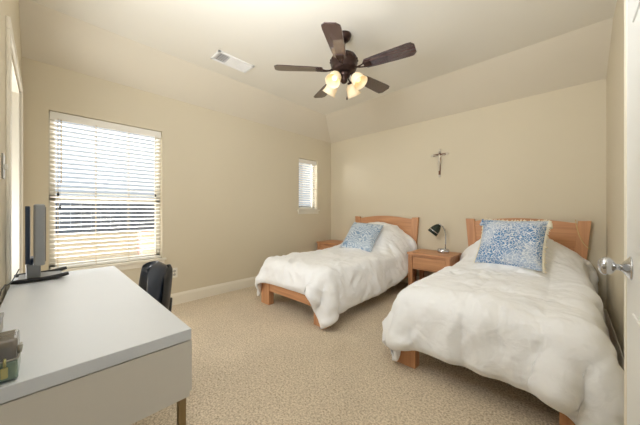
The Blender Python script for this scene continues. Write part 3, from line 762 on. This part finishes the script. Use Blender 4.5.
q = MB(); q.box(-.20, -.025, .095, .185, .018, .415, bev=.010, seg=3); q.build('screen_housing', 'silver', t)
B(-.185, .017, .115, .17, .020, .40, bev=.001).build('screen', 'black_plastic', t)
q = MB(); q.tube([(-.10+.02, -.06, .748), (-.12, -.10, .748), (.0, -.117, .748), (.12, -.112, .746), (.30, -.112, .745), (.42, -.118, .745), (.6, -.117, .745)], .0028, 6)
q = MB(); q.tube([(-2.19, -.100, .80), (-2.17, -.110, .775), (-2.05, -.12, .757), (-1.95, -.125, .765), (-1.85, -.127, .785), (-1.7, -.127, .79), (-1.55, -.125, .765), (-1.45, -.12, .745), (-1.36, -.121, .745)], .0028, 6)
c = q.build('power_cord', 'black_plastic'); tag(c, 'thin dark cord running behind the monitor along the desk', 'cord')

# pouch and box at the left edge
t = thing('zip_pouch', 'small glossy grey and green pouch at the desk edge', 'pouch', (-.953, -.088, .74), math.radians(0))
prof = [(-.045, 0), (.045, 0), (.052, .012), (.053, .035), (.050, .05)]; q = MB()
q.prism([(-.045, .001), (.040, .001), (.050, .010), (.052, .048), (-.05, .048), (-.052, .012)], -.045, .045, 'y', bev=.004); q.build('pouch_base', 'pouchgreen', t)
q = MB(); q.prism([(-.050, .046), (.051, .046), (.046, .078), (.034, .092), (-.030, .094), (-.046, .080)], -.044, .044, 'y', bev=.006); q.build('pouch_top', 'pouch', t)
q = MB(); q.tube([(-.05, .046, .05), (0, .047, .05), (.05, .044, .05), (.054, 0, .05), (.05, -.044, .05)], .0022, 6); q.build('zip', 'steel', t)
q = MB(); q.box(.052, .020, .014, .057, .031, .038, bev=.002); q.tube([(.055, .026, .040), (.057, .026, .052), (.052, .026, .056)], .0025, 6); q.build('brass_tag', 'brass', t)
q = MB(); q.tube([(.046, .047, .062), (.047, .049, .078)], .004, 8); q.build('snap_clip', 'steel', t)
t = thing('card_box', 'plain grey box behind the pouch at the left edge of the desk', 'box', (-1.285, -.115, .74))
B(-.05, -.008, 0, .05, .02, .045, bev=.002).build('box_body', 'greybox', t); B(-.052, -.009, .040, .052, .022, .052, bev=.002).build('lid', 'silver', t)

# ------------------------------------------------------------------ office chair
t = thing('office_chair', 'black leather office chair pushed up behind the white desk', 'chair', (-1.76, .20, 0), math.radians(-6))
def pad(w2, h2, th, bow, cy, cz, tilt, name, m_):
    q = MB(); N_ = 16; vs = []; fs = []
    for side in (0, 1):
        for i in range(N_+1):
            for j in range(N_+1):
                s = -1+2*i/N_; r = -1+2*j/N_
                k = 1-.62*(1-math.sqrt(max(0, 1-r*r*(.97 if r > 0 else .75)))); kk = 1-.3*(1-math.sqrt(max(0, 1-s*s*.85)))
                x = w2*s*k; z = h2*r*kk; e = max(0, (1-s**6)*(1-r**6))**.5
                y = bow*s*s*-1+(th*e if side else -th*.35*e); y -= .03*r*abs(r)*0
                vs.append(Matrix.Rotation(tilt, 3, 'X')@Vector((x, y, z))+Vector((0, cy, cz)))
    K = (N_+1)**2
    for i in range(N_):
        for j in range(N_):
            a = i*(N_+1)+j; fs += [(a, a+1, a+N_+2, a+N_+1), (K+a, K+a+N_+1, K+a+N_+2, K+a+1)]
    rim = [i*(N_+1) for i in range(N_+1)]+[N_*(N_+1)+j for j in range(1, N_+1)]+[i*(N_+1)+N_ for i in range(N_-1, -1, -1)]+[j for j in range(N_-1, 0, -1)]
    fs += [(rim[i], rim[(i+1) % len(rim)], rim[(i+1) % len(rim)]+K, rim[i]+K) for i in range(len(rim))]
    return q.add(vs, fs, True).build(name, m_, t)
pad(.168, .18, .06, .06, .235, .650, math.radians(-6), 'backrest', 'black_leather')
pad(.15, .155, .014, .05, .302, .645, math.radians(-6), 'back_shell', 'black_plastic')
pad(.22, .20, .035, 0, -.02, .445, math.radians(90), 'seat', 'black_leather')
q = MB(); q.tube([(0, .0, .41), (0, .22, .40), (0, .30, .46), (0, .312, .60)], [.02, .02, .018, .016], 10); q.build('back_bracket', 'black_plastic', t)
q = MB(); q.tube([(0, 0, .12), (0, 0, .42)], .025, 14); q.build('gas_column', 'black_plastic', t)
for i in range(5):
    a = 2*PI*i/5+.3; q = MB(); q.tube([(0, 0, .11), (.12*math.cos(a), .12*math.sin(a), .10), (.26*math.cos(a), .26*math.sin(a), .075)], [.024, .02, .014], 10); l = q.build('leg', 'black_plastic', t)
    q = MB(); q.lathe([(.001, -.02), (.026, -.02), (.028, 0), (.026, .02), (.001, .02)], (.26*math.cos(a), .26*math.sin(a), .029), 18, mtx=Matrix.Rotation(PI/2, 3, 'X').to_4x4()); q.build('caster', 'black_plastic', l)
